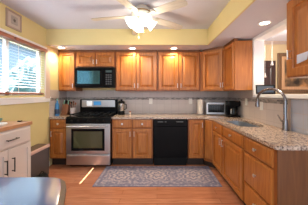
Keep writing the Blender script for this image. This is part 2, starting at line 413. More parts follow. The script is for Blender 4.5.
def knob(parent, x, z, yb=-0.020):
    M = Matrix.Translation((x, yb, z)) @ Matrix.Rotation(PI/2, 4, 'X')
    return MB().lathe(((0.007, 0), (0.007, 0.012), (0.017, 0.018), (0.018, 0.025), (0.010, 0.030)), M=M, seg=14).build('knob', NICK, parent, True)
def door(parent, x0, x1, z0, z1, hx=None, hz=None, prof=DP, mat=None, hl=0.10, hm=None, r=0.0058):
    o = MB().rings(x0, x1, z0, z1, prof).build('door', mat or OAK, parent)
    if hx is not None: pull(o, hx, hz, hl, hm, r=r)
    return o
def drawer(parent, x0, x1, z0, z1, mat=None, knobs=True, prof=DRP):
    o = MB().rings(x0, x1, z0, z1, prof).build('drawer', mat or OAK, parent)
    if knobs: knob(o, (x0+x1)/2, (z0+z1)/2)
    return o
def carcass(t, W, D, z0, z1, toe=0.075, mat=None, base=True):
    m = MB()
    mat = mat or OAKF
    m.box(0.001, W-0.001, 0, D, z0, z1, 0.002)
    o = m.build('cabinet_body', mat, t)
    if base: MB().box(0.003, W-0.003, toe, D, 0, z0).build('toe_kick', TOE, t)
    return o

# uppers on the back wall
def upper(label, x0, x1, zb, ndoors, hx):
    t = thing('wall_cabinet', label, 'cabinet', (x0, YU, 0))
    W = x1-x0
    carcass(t, W, BW-YU-0.009, zb, UT, base=False)
    dw = (W-0.02*(ndoors+1))/ndoors
    for i in range(ndoors):
        a = 0.02+i*(dw+0.02)
        side = hx[i]
        px = a+dw-0.022 if side > 0 else a+0.022
        door(t, a, a+dw, zb+0.02, UT-0.02, px, zb+0.10, hl=0.085)
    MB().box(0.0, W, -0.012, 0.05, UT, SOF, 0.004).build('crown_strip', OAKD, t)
    return t
upper('narrow honey oak wall cabinet left of the microwave, beside the window', LW+0.005, -1.560, UB, 1, (1,))
upper('short two-door oak cabinet directly above the black microwave', -1.556, -0.802, H+0.512, 2, (1, -1))
upper('two-door oak wall cabinet just right of the microwave', -0.798, 0.008, UB, 2, (1, -1))
upper('two-door oak wall cabinet above the dishwasher, beside the angled corner cabinet', 0.012, 0.832, UB, 2, (1, -1))
# diagonal corner cabinet
DX = 0.875
t = thing('corner_wall_cabinet', 'angled oak corner wall cabinet above the toaster oven', 'cabinet', (DX, YU, 0))
ang = math.atan2(3.17-YU, XU-DX); FL = math.hypot(XU-DX, 3.17-YU)
poly = [(0, 0), (XU-DX, 3.17-YU), (RW-0.009-DX, 3.17-YU), (RW-0.009-DX, BW-0.009-YU), (-0.04, BW-0.009-YU), (-0.04, 0)]
MB().prism(poly, UB, UT).build('cabinet_body', OAK, t)
dd = door(t, 0.02, FL-0.02, UB+0.02, UT-0.02, FL-0.045, UB+0.10, hl=0.085); dd.rotation_euler = (0, 0, ang)
cr = MB().box(0.0, FL, -0.012, 0.04, UT, SOF, 0.004).build('crown_strip', OAKD, t); cr.rotation_euler = (0, 0, ang)
# right wall upper
UE = 2.73
t = thing('wall_cabinet', 'narrow oak wall cabinet on the right wall with its plain side facing out', 'cabinet', (XU, 3.168, 0), -PI/2)
W = 3.168-UE
carcass(t, W, 1.45-XU, UB, UT, base=False, mat=OAK)
door(t, 0.03, W-0.02, UB+0.02, UT-0.02, 0.055, UB+0.10, hl=0.085)
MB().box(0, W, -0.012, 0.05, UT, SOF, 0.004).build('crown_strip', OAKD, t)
# hanging foreground cabinet
FX = 1.20
t = thing('hanging_cabinet', 'large oak cabinet hanging at the right edge of the view, nearest the camera', 'cabinet', (FX, 1.65, 0), -PI/2)
zb = H+0.145
MB().box(0, 0.75, 0, 1.448-FX, zb, SOF-0.001, 0.003).build('cabinet_body', OAKF, t)
o = MB().rings(0.008, 0.742, zb+0.008, SOF-0.02, ((0, 0), (0, -0.016), (0.004, -0.020), (0.070, -0.020), (0.076, -0.005), (0.088, -0.005), (0.125, -0.017), (0.13, -0.017))).build('door', OAK, t)
pull(o, 0.060, H+0.345, 0.085)
tag(MB().prism([(1.517, 0.318), (1.40, 0.325), (1.415, 0.262), (1.517, 0.242)], 0, 0.002).build('paper_notice', PAPER), 'blue-white paper sheet stuck on the hanging oak cabinet door', 'paper')
pn = bpy.data.objects['paper_notice']
for v in pn.data.vertices: v.co = Vector((FX-0.0205-v.co.z, v.co.x, H+v.co.y+0.01))

# bases on the back wall
def base(label, x0, x1, doors, drawers, hx, name='base_cabinet'):
    t = thing(name, label, 'cabinet', (x0, YB, 0))
    W = x1-x0; carcass(t, W, BW-YB-0.009, 0.135, CB, toe=0.07)
    n = doors; dw = (W-0.022*(n+1))/n
    for i in range(n):
        a = 0.022+i*(dw+0.022)
        top = CB-0.02
        if drawers:
            drawer(t, a, a+dw, CB-0.155, CB-0.018); top = CB-0.175
        px = a+dw-0.024 if hx[i] > 0 else a+0.024
        door(t, a, a+dw, 0.15, top, px, top-0.085, hl=0.09)
    return t
base('narrow oak base cabinet left of the steel range, by the window wall', LW+0.012, -1.572, 1, True, (-1,))
base('two-door oak base cabinet with two drawers between range and dishwasher', -0.795, -0.072, 2, True, (1, -1))
base('single-door oak base cabinet just right of the black dishwasher', 0.545, 0.835, 1, False, (1,))
# angled corner base filler as its own cabinet
t = thing('corner_base_cabinet', 'angled oak corner base cabinet under the inner corner of the granite counter', 'cabinet', (0.838, YB, 0))
cx = XR-0.838; cy = 3.04-YB
MB().prism([(0, 0), (cx, cy), (RW-0.012-0.838, cy), (RW-0.012-0.838, BW-0.009-YB), (0, BW-0.009-YB)], 0.10, CB).build('cabinet_body', OAKF, t)
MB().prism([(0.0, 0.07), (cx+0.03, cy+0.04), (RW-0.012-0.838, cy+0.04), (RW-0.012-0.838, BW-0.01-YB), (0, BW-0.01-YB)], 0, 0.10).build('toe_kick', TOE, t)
fl = math.hypot(cx, cy)
o = MB().rings(0.01, fl-0.01, 0.15, CB-0.02, DRP).build('door', OAK, t); o.rotation_euler = (0, 0, math.atan2(cy, cx))
# right run, local x toward the camera
def rbase(label, y0, y1, kind, hside=0):
    t = thing('base_cabinet', label, 'cabinet', (XR, y0, 0), -PI/2)
    W = y0-y1
    z0 = 0.085
    D = RW-0.012-XR
    if kind == 'drawers':
        MB().box(0.001, W-0.001, 0, D, z0, CB, 0.002).build('cabinet_body', OAKF, t)
    else:   # open box so that the sink bowl hangs inside
        m = MB().box(0.001, W-0.001, 0, 0.02, z0, CB, 0.002).box(0.001, 0.018, 0.02, D, z0, CB-0.20).box(W-0.018, W-0.001, 0.02, D, z0, CB-0.20)
        m.box(0.018, W-0.018, 0.02, D, z0, z0+0.018).box(0.018, W-0.018, D-0.01, D, z0, CB).build('cabinet_body', OAKF, t)
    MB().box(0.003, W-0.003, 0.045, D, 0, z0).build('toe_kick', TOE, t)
    if kind == 'drawers':
        for a, b_ in ((CB-0.02-0.145, CB-0.02), (0.345, CB-0.185), (0.105, 0.325)): drawer(t, 0.02, W-0.035, a, b_)
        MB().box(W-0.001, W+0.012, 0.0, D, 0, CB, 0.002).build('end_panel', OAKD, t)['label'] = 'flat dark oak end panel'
    else:
        drawer(t, 0.015, W-0.015, CB-0.155, CB-0.018)
        px = W-0.04 if hside > 0 else 0.04
        door(t, 0.015, W-0.015, 0.10, CB-0.175, px, CB-0.26, hl=0.10)
    return t
rbase('oak base cabinet on the right run next to the inner corner', 3.037, 2.588, 'door', 1)
rbase('oak base cabinet in the middle of the right run, under the sink', 2.585, 1.962, 'door', -1)
rbase('oak three-drawer base cabinet at the near end of the right run', 1.959, 1.435, 'drawers')

# ------------------------------------------------------------------ countertops
def counter_poly(name, poly, label, hole=None):
    bm = bmesh.new()
    vs = [bm.verts.new((x, y, CT)) for x, y in poly]
    es = [bm.edges.new((vs[i], vs[(i+1) % len(vs)])) for i in range(len(vs))]
    if hole:
        hv = [bm.verts.new((x, y, CT)) for x, y in hole]
        es += [bm.edges.new((hv[i], hv[(i+1) % len(hv)])) for i in range(len(hv))]
    bmesh.ops.triangle_fill(bm, edges=es, use_beauty=True, use_dissolve=False)
    r = bmesh.ops.extrude_face_region(bm, geom=bm.faces[:])
    for v in r['geom']:
        if isinstance(v, bmesh.types.BMVert): v.co.z = CB
    m = MB(); m.bm.free(); m.bm = bm
    return tag(m.build(name, GRAN), label, 'countertop')
def rrect(x0, x1, y0, y1, r, n=6):
    p = []
    for cx_, cy_, a0 in ((x1-r, y1-r, 0), (x0+r, y1-r, PI/2), (x0+r, y0+r, PI), (x1-r, y0+r, 1.5*PI)):
        for i in range(n+1):
            a = a0+PI/2*i/n; p.append((cx_+r*math.cos(a), cy_+r*math.sin(a)))
    return p
CY = YB-0.028; CX = XR-0.028
counter_poly('countertop', [(LW+0.009, CY), (-1.567, CY), (-1.567, BW-0.009), (LW+0.009, BW-0.009)], 'small speckled granite countertop piece left of the range')
hole = rrect(1.03, 1.375, 2.22, 2.93, 0.13)
counter_poly('countertop', [(-0.797, CY), (0.81, CY), (0.87, CY-0.02), (CX-0.012, 3.04), (CX, 2.98), (CX, 1.42), (CX+0.02, 1.395), (RW-0.017, 1.395), (RW-0.017, 2.04), (RW-0.009, 2.04), (RW-0.009, BW-0.009), (-0.797, BW-0.009)],
             'long L-shaped speckled granite countertop running from range round to the right', hole)

# sink
t = thing('sink', 'oval stainless steel sink sunk in the granite of the right run', 'sink', (1.2025, 2.575, CT))
m = MB()
prev = None
def ringpts(ins, z, r): return [(x-1.2025, y-2.575, z) for x, y in rrect(1.03+ins, 1.375-ins, 2.22+ins, 2.93-ins, r)]
for ins, z, r in ((-0.004, -0.032, 0.134), (0.006, -0.036, 0.124), (0.018, -0.15, 0.11), (0.04, -0.17, 0.09), (0.13, -0.172, 0.03)):
    ring = [m.bm.verts.new(p) for p in ringpts(ins, z, r)]
    if prev:
        for i in range(len(ring)): m.bm.faces.new((prev[i], prev[(i+1) % len(ring)], ring[(i+1) % len(ring)], ring[i]))
    prev = ring
m.bm.faces.new(prev)
m.build('basin', plain('sink_steel', (0.24, 0.27, 0.32), 0.3, 0.6), t, True)
MB().lathe(((0.045, 0), (0.045, 0.004), (0.03, 0.005), (0.028, 0.001)), (0, 0, -0.172)).build('drain', NICK, t, True)

# faucet
t = thing('faucet', 'tall gooseneck pull-down kitchen faucet beside the sink', 'faucet', (1.425, 2.0, CT))
MB().lathe(((0.034, 0), (0.034, 0.008), (0.028, 0.014), (0.027, 0.10), (0.025, 0.115), (0.018, 0.13), (0.0175, 0.33)), seg=20).build('column', FAUC, t, True)
pts = []
dirv = Vector((-0.085, 0.40, 0)); R = dirv.length/2
for i in range(17):
    a = PI*i/16
    p = dirv*((1-math.cos(a))/2); pts.append((p.x, p.y, 0.33+0.135*math.sin(a)))
pts.append((dirv.x, dirv.y, 0.315))
MB().tube(pts, 0.0155, 12).build('spout', FAUC, t, True)
MB().lathe(((0.018, 0.0), (0.026, 0.004), (0.025, 0.05), (0.0165, 0.088)), (dirv.x, dirv.y, 0.232)).build('spray_head', FAUC, t, True)
MB().tube([(0, 0, 0.09), (-0.02, 0.03, 0.10), (-0.03, 0.055, 0.14), (-0.035, 0.075, 0.165)], [0.010, 0.009, 0.007, 0.006]).build('lever', FAUC, t, True)

# ------------------------------------------------------------------ range
RX0, RX1 = -1.561, -0.801
t = thing('gas_range', 'stainless steel gas range with black cooktop and oven window', 'stove', (RX0, 3.11, 0))
W = RX1-RX0
RT = CT+0.012
MB().box(0.003, W-0.003, 0.03, 0.60, 0.05, RT-0.02, 0.004).build('body', BLKM, t)
MB().box(0.02, W-0.02, 0.08, 0.55, 0.0, 0.05).build('plinth', BLKM, t)
MB().box(0, W, 0.0, 0.61, RT-0.02, RT, 0.005).build('cooktop', BLK, t)
# control panel, tilted front
cp = MB(); pv = [(0.0, -0.035, RT-0.115), (0.0, 0.03, RT-0.115), (0, 0.03, RT-0.001), (0, 0.0, RT-0.001), (0, -0.02, RT-0.02)]
a = [cp.bm.verts.new(p) for p in pv]; b_ = [cp.bm.verts.new((W, p[1], p[2])) for p in pv]
cp.bm.faces.new(a); cp.bm.faces.new(list(reversed(b_)))
for i in range(5): cp.bm.faces.new((a[i], a[(i+1) % 5], b_[(i+1) % 5], b_[i]))
cp.build('control_panel', BLK, t)
for kx in (0.10, 0.21, 0.38, 0.54, 0.65):
    M = Matrix.Translation((kx, -0.027, RT-0.07)) @ Matrix.Rotation(PI/2+0.15, 4, 'X')
    MB().lathe(((0.022, 0), (0.021, 0.018), (0.017, 0.022)), M=M, seg=16).box(-0.004, 0.004, -0.02, 0.02, 0.02, 0.03, M=M).build('control_knob', BLKM, t, True)
# oven door
od = MB().box(0.004, W-0.004, -0.03, 0.03, 0.245, RT-0.118, 0.006).build('oven_door', STEEL, t)
MB().rings(0.095, W-0.095, 0.30, 0.675, ((0, -0.0301), (0, -0.034), (0.004, -0.035), (0.028, -0.035), (0.034, -0.032))).build('window_frame', BLK, od)
MB().box(0.135, W-0.135, -0.0345, -0.031, 0.345, 0.63).build('window_glass', OVENG, od)
h = MB().tube([(0.04, -0.075, 0.715), (W-0.04, -0.075, 0.715)], 0.013, 14)
for hx in (0.06, W-0.06): h.tube([(hx, -0.028, 0.715), (hx, -0.075, 0.715)], 0.010)
h.build('handle', STEEL, od, True)
dr = MB().box(0.004, W-0.004, -0.025, 0.03, 0.052, 0.235, 0.006).build('drawer', STEEL, t)
MB().box(0.02, W-0.02, -0.045, -0.024, 0.205, 0.228, 0.006).build('handle', NICK, dr)
# backguard
bgd = MB().box(0, W, 0.535, 0.61, RT, RT+0.285, 0.01).build('backguard', BLK, t)
MB().box(0.04, W-0.05, 0.530, 0.536, RT+0.13, RT+0.27, 0.003).build('control_display_panel', STEEL, bgd)
MB().box(0.14, 0.25, 0.526, 0.531, RT+0.155, RT+0.25, 0.002).build('keypad', emis('keypad_white', (0.8, 0.9, 1), 0.25), bgd)['label'] = 'pale key panel'
MB().box(0.28, 0.43, 0.526, 0.531, RT+0.165, RT+0.245, 0.002).build('display', emis('display_blue', (0.05, 0.28, 0.6), 0.5, (0.03, 0.1, 0.2)), bgd)['label'] = 'blue lit display'
# burners and grates
for bx, by, br_ in ((0.17, 0.14, 0.045), (0.59, 0.14, 0.05), (0.17, 0.40, 0.04), (0.59, 0.40, 0.04), (0.38, 0.27, 0.045)):
    MB().lathe(((br_, 0), (br_, 0.008), (br_*0.7, 0.010), (br_*0.7, 0.016), (br_*0.5, 0.017)), (bx, by, RT)).build('burner', BLKM, t, True)
for gx0, gx1 in ((0.03, 0.27), (0.275, 0.485), (0.49, 0.73)):
    g = MB()
    for yy in (0.04, 0.27, 0.50): g.box(gx0, gx1, yy-0.006, yy+0.006, RT+0.022, RT+0.036)
    for xx in (gx0+0.006, (gx0+gx1)/2, gx1-0.006): g.box(xx-0.006, xx+0.006, 0.034, 0.506, RT+0.022, RT+0.036)
    for xx in (gx0+0.01, gx1-0.01):
        for yy in (0.045, 0.495): g.box(xx-0.007, xx+0.007, yy-0.007, yy+0.007, RT, RT+0.024)
    g.build('grate', BLKM, t)

# microwave
t = thing('microwave', 'black over-the-range microwave under the short oak cabinet', 'microwave', (-1.548, 3.39, H+0.125))
W = 0.738; MH = 0.385
MB().box(0, W, 0.02, 0.38, 0, MH, 0.006).build('body', BLKM, t)
md = MB().box(0.003, 0.545, -0.015, 0.02, 0.02, MH-0.03, 0.008).build('door', BLK, t)
MB().box(0.05, 0.475, -0.018, -0.0145, 0.065, MH-0.075, 0.003).build('window', TEALG, md)
MB().tube([(0.512, -0.016, 0.05), (0.512, -0.045, 0.07), (0.512, -0.045, MH-0.08), (0.512, -0.016, MH-0.06)], 0.010).build('handle', BLK, md, True)
mp_ = MB().box(0.549, W-0.003, -0.012, 0.02, 0.02, MH-0.03, 0.005).build('control_panel', BLK, t)
MB().box(0.585, W-0.04, -0.014, -0.0115, MH-0.105, MH-0.065).build('display', plain('dim_display', (0.05, 0.09, 0.10), 0.2), mp_)
kp = MB()
for i in range(3):
    for j in range(5): kp.box(0.585+i*0.040, 0.615+i*0.040, -0.0135, -0.0115, 0.05+j*0.042, 0.078+j*0.042)
kp.build('keypad', plain('dark_keys', (0.035, 0.035, 0.04), 0.35), mp_)
vt = MB()
for i in range(18): vt.box(0.02+i*0.039, 0.045+i*0.039, 0.005, 0.02, MH-0.024, MH-0.008)
vt.build('vent_grille', BLKM, t)

# dishwasher
t = thing('dishwasher', 'black built-in dishwasher between oak base cabinets', 'dishwasher', (-0.064, YB-0.015, 0))
W = 0.602
MB().box(0.002, W-0.002, 0.03, 0.55, 0.10, CB-0.003).build('body', BLKM, t)
dd = MB().box(0.004, W-0.004, -0.018, 0.03, 0.16, CB-0.135, 0.006).build('door', BLK, t)
dc = MB().box(0.004, W-0.004, -0.022, 0.03, CB-0.13, CB-0.006, 0.006).build('control_panel', BLK, t)
MB().box(0.06, W-0.06, -0.040, -0.020, CB-0.095, CB-0.07, 0.006).build('handle', BLK, dc)
GP = plain('grey_print', (0.25, 0.25, 0.26), 0.4)
for a, b_ in ((0.075, 0.17), (0.20, 0.23), (0.40, 0.52)): MB().box(a, b_, -0.0235, -0.0215, CB-0.052, CB-0.044).build('button_strip', GP, dc)
MB().box(0.01, W-0.01, 0.05, 0.09, 0.0, 0.155).build('kick_plate', BLKM, t)

# ------------------------------------------------------------------ counter items
# toaster oven
t = thing('toaster_oven', 'silver toaster oven in the counter corner', 'toaster oven', (0.945, 3.44, CT), math.radians(-7))
MB().box(0, 0.43, 0.012, 0.27, 0.015, 0.245, 0.012).build('body', plain('toaster_grey', (0.42, 0.43, 0.46), 0.35, 0.7), t)
f = MB().box(0.0, 0.43, 0.0, 0.014, 0.018, 0.243, 0.004).build('front_panel', plain('toaster_front', (0.50, 0.51, 0.55), 0.35, 0.6), t)
dg = MB().box(0.03, 0.325, -0.008, 0.0, 0.055, 0.215, 0.003).build('glass_door', BLKG, t)
MB().tube([(0.05, -0.03, 0.205), (0.305, -0.03, 0.205)], 0.006).tube([(0.06, -0.006, 0.205), (0.06, -0.03, 0.205)], 0.005).tube([(0.295, -0.006, 0.205), (0.295, -0.03, 0.205)], 0.005).build('handle', STEEL, dg, True)
rk = MB()
for i in range(9): rk.box(0.05+i*0.031, 0.053+i*0.031, -0.0088, -0.0075, 0.07, 0.19)
rk.build('rack', plain('rack_wire', (0.06, 0.06, 0.06), 0.3, 0.8), dg)
for kz in (0.19, 0.13, 0.07):
    M = Matrix.Translation((0.378, 0.0, kz)) @ Matrix.Rotation(PI/2, 4, 'X')
    MB().lathe(((0.019, 0), (0.018, 0.014), (0.014, 0.017)), M=M, seg=14).build('knob', BLKM, t, True)
for lx in (0.03, 0.40):
    for ly in (0.04, 0.24): MB().lathe(((0.012, 0), (0.014, 0.016)), (lx, ly, 0), 10).build('foot', BLKM, t)
# paper-towel-like white canister
t = thing('paper_towel_holder', 'white upright paper towel roll on the counter left of the toaster oven', 'paper towel', (0.855, 3.57, CT))
MB().lathe(((0.068, 0), (0.070, 0.008), (0.062, 0.014)), seg=24).build('base', STEEL, t, True)
MB().lathe(((0.020, 0.016), (0.052, 0.016), (0.054, 0.02), (0.054, 0.288), (0.052, 0.292), (0.020, 0.292)), seg=28).build('paper_roll', plain('paper_white', (0.80, 0.74, 0.66), 0.9), t, True)
MB().lathe(((0.006, 0.014), (0.006, 0.305), (0.012, 0.312), (0.006, 0.322)), seg=12).build('rod', STEEL, t, True)
# black coffee maker by right wall
t = thing('coffee_maker', 'black drip coffee maker right of the toaster oven', 'coffee maker', (1.26, 3.12, CT))
MB().box(0, 0.19, 0.0, 0.20, 0, 0.030, 0.006).build('base', BLKM, t)
MB().box(0.0, 0.19, 0.12, 0.20, 0.03, 0.285, 0.006).build('water_tank', BLK, t)
MB().box(0.0, 0.19, 0.0, 0.12, 0.19, 0.285, 0.010).build('brew_head', BLK, t)
cf = MB().lathe(((0.040, 0.031), (0.056, 0.04), (0.060, 0.09), (0.045, 0.14), (0.042, 0.160)), (0.09, 0.062, 0), 20).build('carafe', BLKG, t, True)
MB().tube([(0.045, 0.03, 0.14), (0.015, -0.02, 0.135), (0.015, -0.02, 0.07), (0.045, 0.02, 0.06)], 0.006).build('handle', NICK, cf, True)
# blender / stainless canister right of range
t = thing('coffee_grinder', 'tall silver and black appliance on the counter just right of the range', 'appliance', (-0.695, 3.52, CT))
MB().lathe(((0.062, 0), (0.064, 0.01), (0.060, 0.07), (0.05, 0.075)), seg=24).build('base', BLKM, t, True)
MB().lathe(((0.050, 0.075), (0.058, 0.09), (0.064, 0.22), (0.060, 0.225)), seg=24).build('jug', plain('jug_steel', (0.5, 0.5, 0.5), 0.25, 0.9), t, True)
MB().lathe(((0.066, 0.225), (0.066, 0.255), (0.045, 0.268), (0.022, 0.272), (0.022, 0.295), (0.016, 0.30)), seg=24).build('lid', BLKM, t, True)
MB().tube([(0.058, 0, 0.21), (0.095, 0, 0.20), (0.098, 0, 0.12), (0.056, 0, 0.10)], 0.009).build('handle', BLKM, t, True)
# small shaker
t = thing('salt_shaker', 'small shaker with dark lid on the counter beside the silver appliance', 'shaker', (-0.525, 3.50, CT))
MB().lathe(((0.020, 0), (0.024, 0.006), (0.022, 0.045), (0.019, 0.052)), seg=16).build('jar', plain('shaker_body', (0.65, 0.55, 0.48), 0.3), t, True)
MB().lathe(((0.021, 0.052), (0.021, 0.068), (0.012, 0.075)), seg=16).build('lid', CRED, t, True)
# left counter items
t = thing('bottle', 'tall blue bottle at the left end of the counter by the window wall', 'bottle', (-1.845, 3.33, CT))
MB().lathe(((0.033, 0), (0.036, 0.01), (0.036, 0.19), (0.030, 0.22), (0.014, 0.25), (0.013, 0.285)), seg=20).build('bottle_body', BLUEP, t, True)
MB().lathe(((0.016, 0.285), (0.016, 0.315), (0.013, 0.318)), seg=16).build('cap', plain('cap_green', (0.25, 0.42, 0.35), 0.4), t, True)
MB().lathe(((0.0365, 0.04), (0.0368, 0.045), (0.0368, 0.12), (0.0365, 0.125)), seg=20, cap=False).build('label_band', plain('dark_label', (0.03, 0.05, 0.10), 0.5), t, True)
t = thing('knife_block', 'brown wooden knife block with black knife handles left of the range', 'knife block', (-1.745, 3.42, CT))
M = Matrix.Translation((0, 0, 0.0)) @ Matrix.Rotation(math.radians(-16), 4, 'X')
MB().prism([(-0.055, -0.06), (0.055, -0.06), (0.055, 0.08), (-0.055, 0.08)], 0, 0.05).box(-0.055, 0.055, -0.05, 0.05, 0.015, 0.205, 0.005, M=M).build('block', BRNB, t)
for i in range(4):
    for j in range(2):
        MB().box(-0.046+i*0.026, -0.030+i*0.026, -0.035+j*0.045, -0.015+j*0.045, 0.206, 0.285+0.012*((i+j) % 2), 0.004, M=M).build('knife_handle', BLKM if (i+j) % 3 else GREEN, t)
t = thing('utensil_crock', 'pale ceramic crock of wooden utensils against the range side', 'crock', (-1.635, 3.50, CT))
MB().lathe(((0.045, 0), (0.050, 0.01), (0.052, 0.13), (0.054, 0.14), (0.048, 0.14), (0.045, 0.02)), seg=24).build('crock', plain('crock_glaze', (0.68, 0.58, 0.56), 0.3), t, True)
for i, (dx, dy, hh, mt) in enumerate(((-0.03, 0.0, 0.25, CRED), (0.0, 0.02, 0.27, BRNB), (0.03, 0.01, 0.24, CRED), (-0.01, -0.02, 0.26, BLKM), (0.015, -0.02, 0.23, BRNB))):
    MB().tube([(dx*0.4, dy*0.4, 0.03), (dx*1.3, dy*1.3, hh-0.05), (dx*1.45, dy*1.4, hh-0.03), (dx*1.6, dy*1.6, hh)], [0.005, 0.005, 0.018, 0.010], 8).build('utensil', mt, t, True)

# outlets and switches
def plate(label, loc, rz, sw=False):
    t = thing('wall_outlet', label, 'outlet', loc, rz)
    MB().box(-0.036, 0.036, -0.006, 0, -0.058, 0.058, 0.003).build('cover_plate', PLAST, t)
    for s_ in (-1, 1): MB().box(-0.015, 0.015, -0.009, -0.005, s_*0.024-0.015, s_*0.024+0.015, 0.003).build('socket', PLAST, t)
    return t
plate('white outlet plate on the back tile near the small shaker', (-0.13, BW-0.009, H-0.15), 0)
plate('white outlet plate on the back tile above the dishwasher end, half behind the paper towel', (0.70, BW-0.009, H-0.15), 0)
plate('white outlet plate on the right wall tile above the black coffee maker', (RW-0.009, 2.98, H-0.13), -PI/2)
plate('white outlet plate on right wall tile behind the faucet spout', (RW-0.009, 2.55, H-0.17), -PI/2)

# rug
rg = MB(); rg.box(-0.89, 0.89, -0.345, 0.345, 0, 0.009, 0.003)
o = rg.build('rug', rug_mat()); o.location = (0.005, 2.805, 0.0)
tag(o, 'blue-grey patterned runner rug on the wood floor before the cabinets', 'rug')

# ------------------------------------------------------------------ white cabinet at left
LX = -1.505
t = thing('sideboard_cabinet', 'white painted cabinet with butcher block top under the window', 'cabinet', (LX, 1.27, 0), PI/2)
TH = H-0.3225; W = 0.87
MB().box(0, W, 0, LX-LW-0.02, 0.0, TH-0.04, 0.004).build('cabinet_body', CABW, t)
MB().box(-0.01, W+0.01, -0.02, LX-LW-0.006, TH-0.04, TH, 0.006).build('worktop', BUTCH, t)['label'] = 'butcher block wooden worktop'
for a, b_, hx in ((0.20, 0.523, 0.485), (0.53, 0.85, 0.575)):
    door(t, a, b_, 0.08, TH-0.235, hx, TH-0.40, SHK, CABW, 0.145, PULL, 0.006)
o = MB().rings(0.20, 0.85, TH-0.225, TH-0.055, DRP).build('drawer', CABW, t); pull(o, 0.565, TH-0.14, 0.14, PULL, True, 0.006)
# things on it
t = thing('serving_tray', 'white tray lying on the butcher block worktop', 'tray', (-1.70, 1.70, TH))
MB().prism(rrect(-0.14, 0.14, -0.19, 0.19, 0.04), 0, 0.006).build('tray_base', PLAST, t)
m = MB(); m.tube([(x, y, 0.016) for x, y in rrect(-0.14, 0.14, -0.19, 0.19, 0.04)+[rrect(-0.14, 0.14, -0.19, 0.19, 0.04)[0]]], 0.010, 8); m.build('tray_rim', PLAST, t, True)
t = thing('bowl', 'small pale green bowl on the butcher block beyond the white tray', 'bowl', (-1.80, 2.02, TH))
MB().lathe(((0.03, 0), (0.033, 0.006), (0.052, 0.03), (0.055, 0.045), (0.050, 0.045), (0.030, 0.008)), seg=20).build('bowl_body', GREEN, t, True)
t = thing('remote_control', 'tiny black gadget near the far end of the butcher block', 'gadget', (-1.60, 2.10, TH))
MB().box(-0.02, 0.02, -0.015, 0.015, 0, 0.012, 0.003).build('case', BLKM, t)
MB().lathe(((0.005, 0), (0.005, 0.002)), (0, 0, 0.012), 10).build('button', PLAST, t)

# dark bin beyond it
t = thing('storage_bin', 'dark low bin with a pale pink rim beyond the white cabinet', 'bin', (-1.81, 2.50, 0))
bz = H-0.785
MB().box(-0.075, 0.10, -0.34, 0.36, 0.0, bz-0.05, 0.008).build('bin_body', BIND, t)
MB().box(-0.08, 0.11, -0.345, 0.365, bz-0.05, bz-0.006, 0.006).build('rim', BINP, t)['label'] = 'pale pink rim'
MB().box(-0.07, 0.085, -0.33, 0.35, bz-0.006, bz, 0.002).build('lid', plain('lid_brown', (0.10, 0.065, 0.05), 0.5), t)
t = thing('bag', 'small black bag lying on the floor by the dark bin', 'bag', (-1.615, 2.52, 0))
m = MB(); bmesh.ops.create_uvsphere(m.bm, u_segments=20, v_segments=12, radius=1)
for v in m.bm.verts:
    n = 1+0.08*math.sin(v.co.x*5+v.co.y*3)
    v.co = Vector((v.co.x*0.08*n, v.co.y*0.12*n, max(-0.0, 0.075+v.co.z*0.078*n)))
m.build('bag_body', BLKM, t, True)
MB().tube([(0, -0.05, 0.13), (0, -0.035, 0.17), (0, 0, 0.185), (0, 0.035, 0.17), (0, 0.05, 0.13)], 0.006).build('strap', BLKM, t, True)

# ------------------------------------------------------------------ table
t = thing('dining_table', 'blue-topped table with dark wood rim in the lower left foreground', 'table', (-1.0, 0.62, 0))
TZ = H-0.57
outer = [(-1.62, 1.236), (-0.78, 1.236), (-0.70, 1.232), (-0.645, 1.212), (-0.60, 1.175), (-0.562, 1.115), (-0.525, 1.03), (-0.475, 0.915), (-0.44, 0.78), (-0.42, 0.62), (-0.44, 0.44), (-0.49, 0.28), (-0.60, 0.12), (-0.75, 0.04), (-1.62, 0.0)]
loc = [(x+1.0, y-0.62) for x, y in outer]
MB().prism(loc, TZ-0.028, TZ-0.0012, b=0.0).build('tabletop', TRIMB, t)['label'] = 'dark wood rim board'
cxm, cym = -0.35, 0.0
inner = []
for i, (x, y) in enumerate(loc):
    p = Vector((x, y)); a = Vector(loc[i-1]); b_ = Vector(loc[(i+1) % len(loc)])
    tn = (b_-a).normalized(); nn = Vector((tn.y, -tn.x))   # inward for clockwise outline
    if (Vector((cxm, cym))-p).dot(nn) < 0: nn = -nn
    inner.append(tuple(p+nn*(0.028 if 3 < i < 13 else 0.008)))
MB().prism(inner, TZ-0.0011, TZ+0.002).build('inlay', TABLE, t)['label'] = 'glossy blue-grey table surface'
MB().prism([(x*0.9, y*0.9) for x, y in loc], TZ-0.09, TZ-0.029).build('apron', TRIMB, t)
for lx, ly in ((-0.5, -0.48), (-0.5, 0.48), (0.28, -0.38), (0.28, 0.38)):
    MB().lathe(((0.022, 0), (0.028, 0.05), (0.024, 0.2), (0.034, 0.45), (0.030, 0.5), (0.036, TZ-0.09)), (lx, ly, 0), 14).build('leg', TRIMB, t, True)

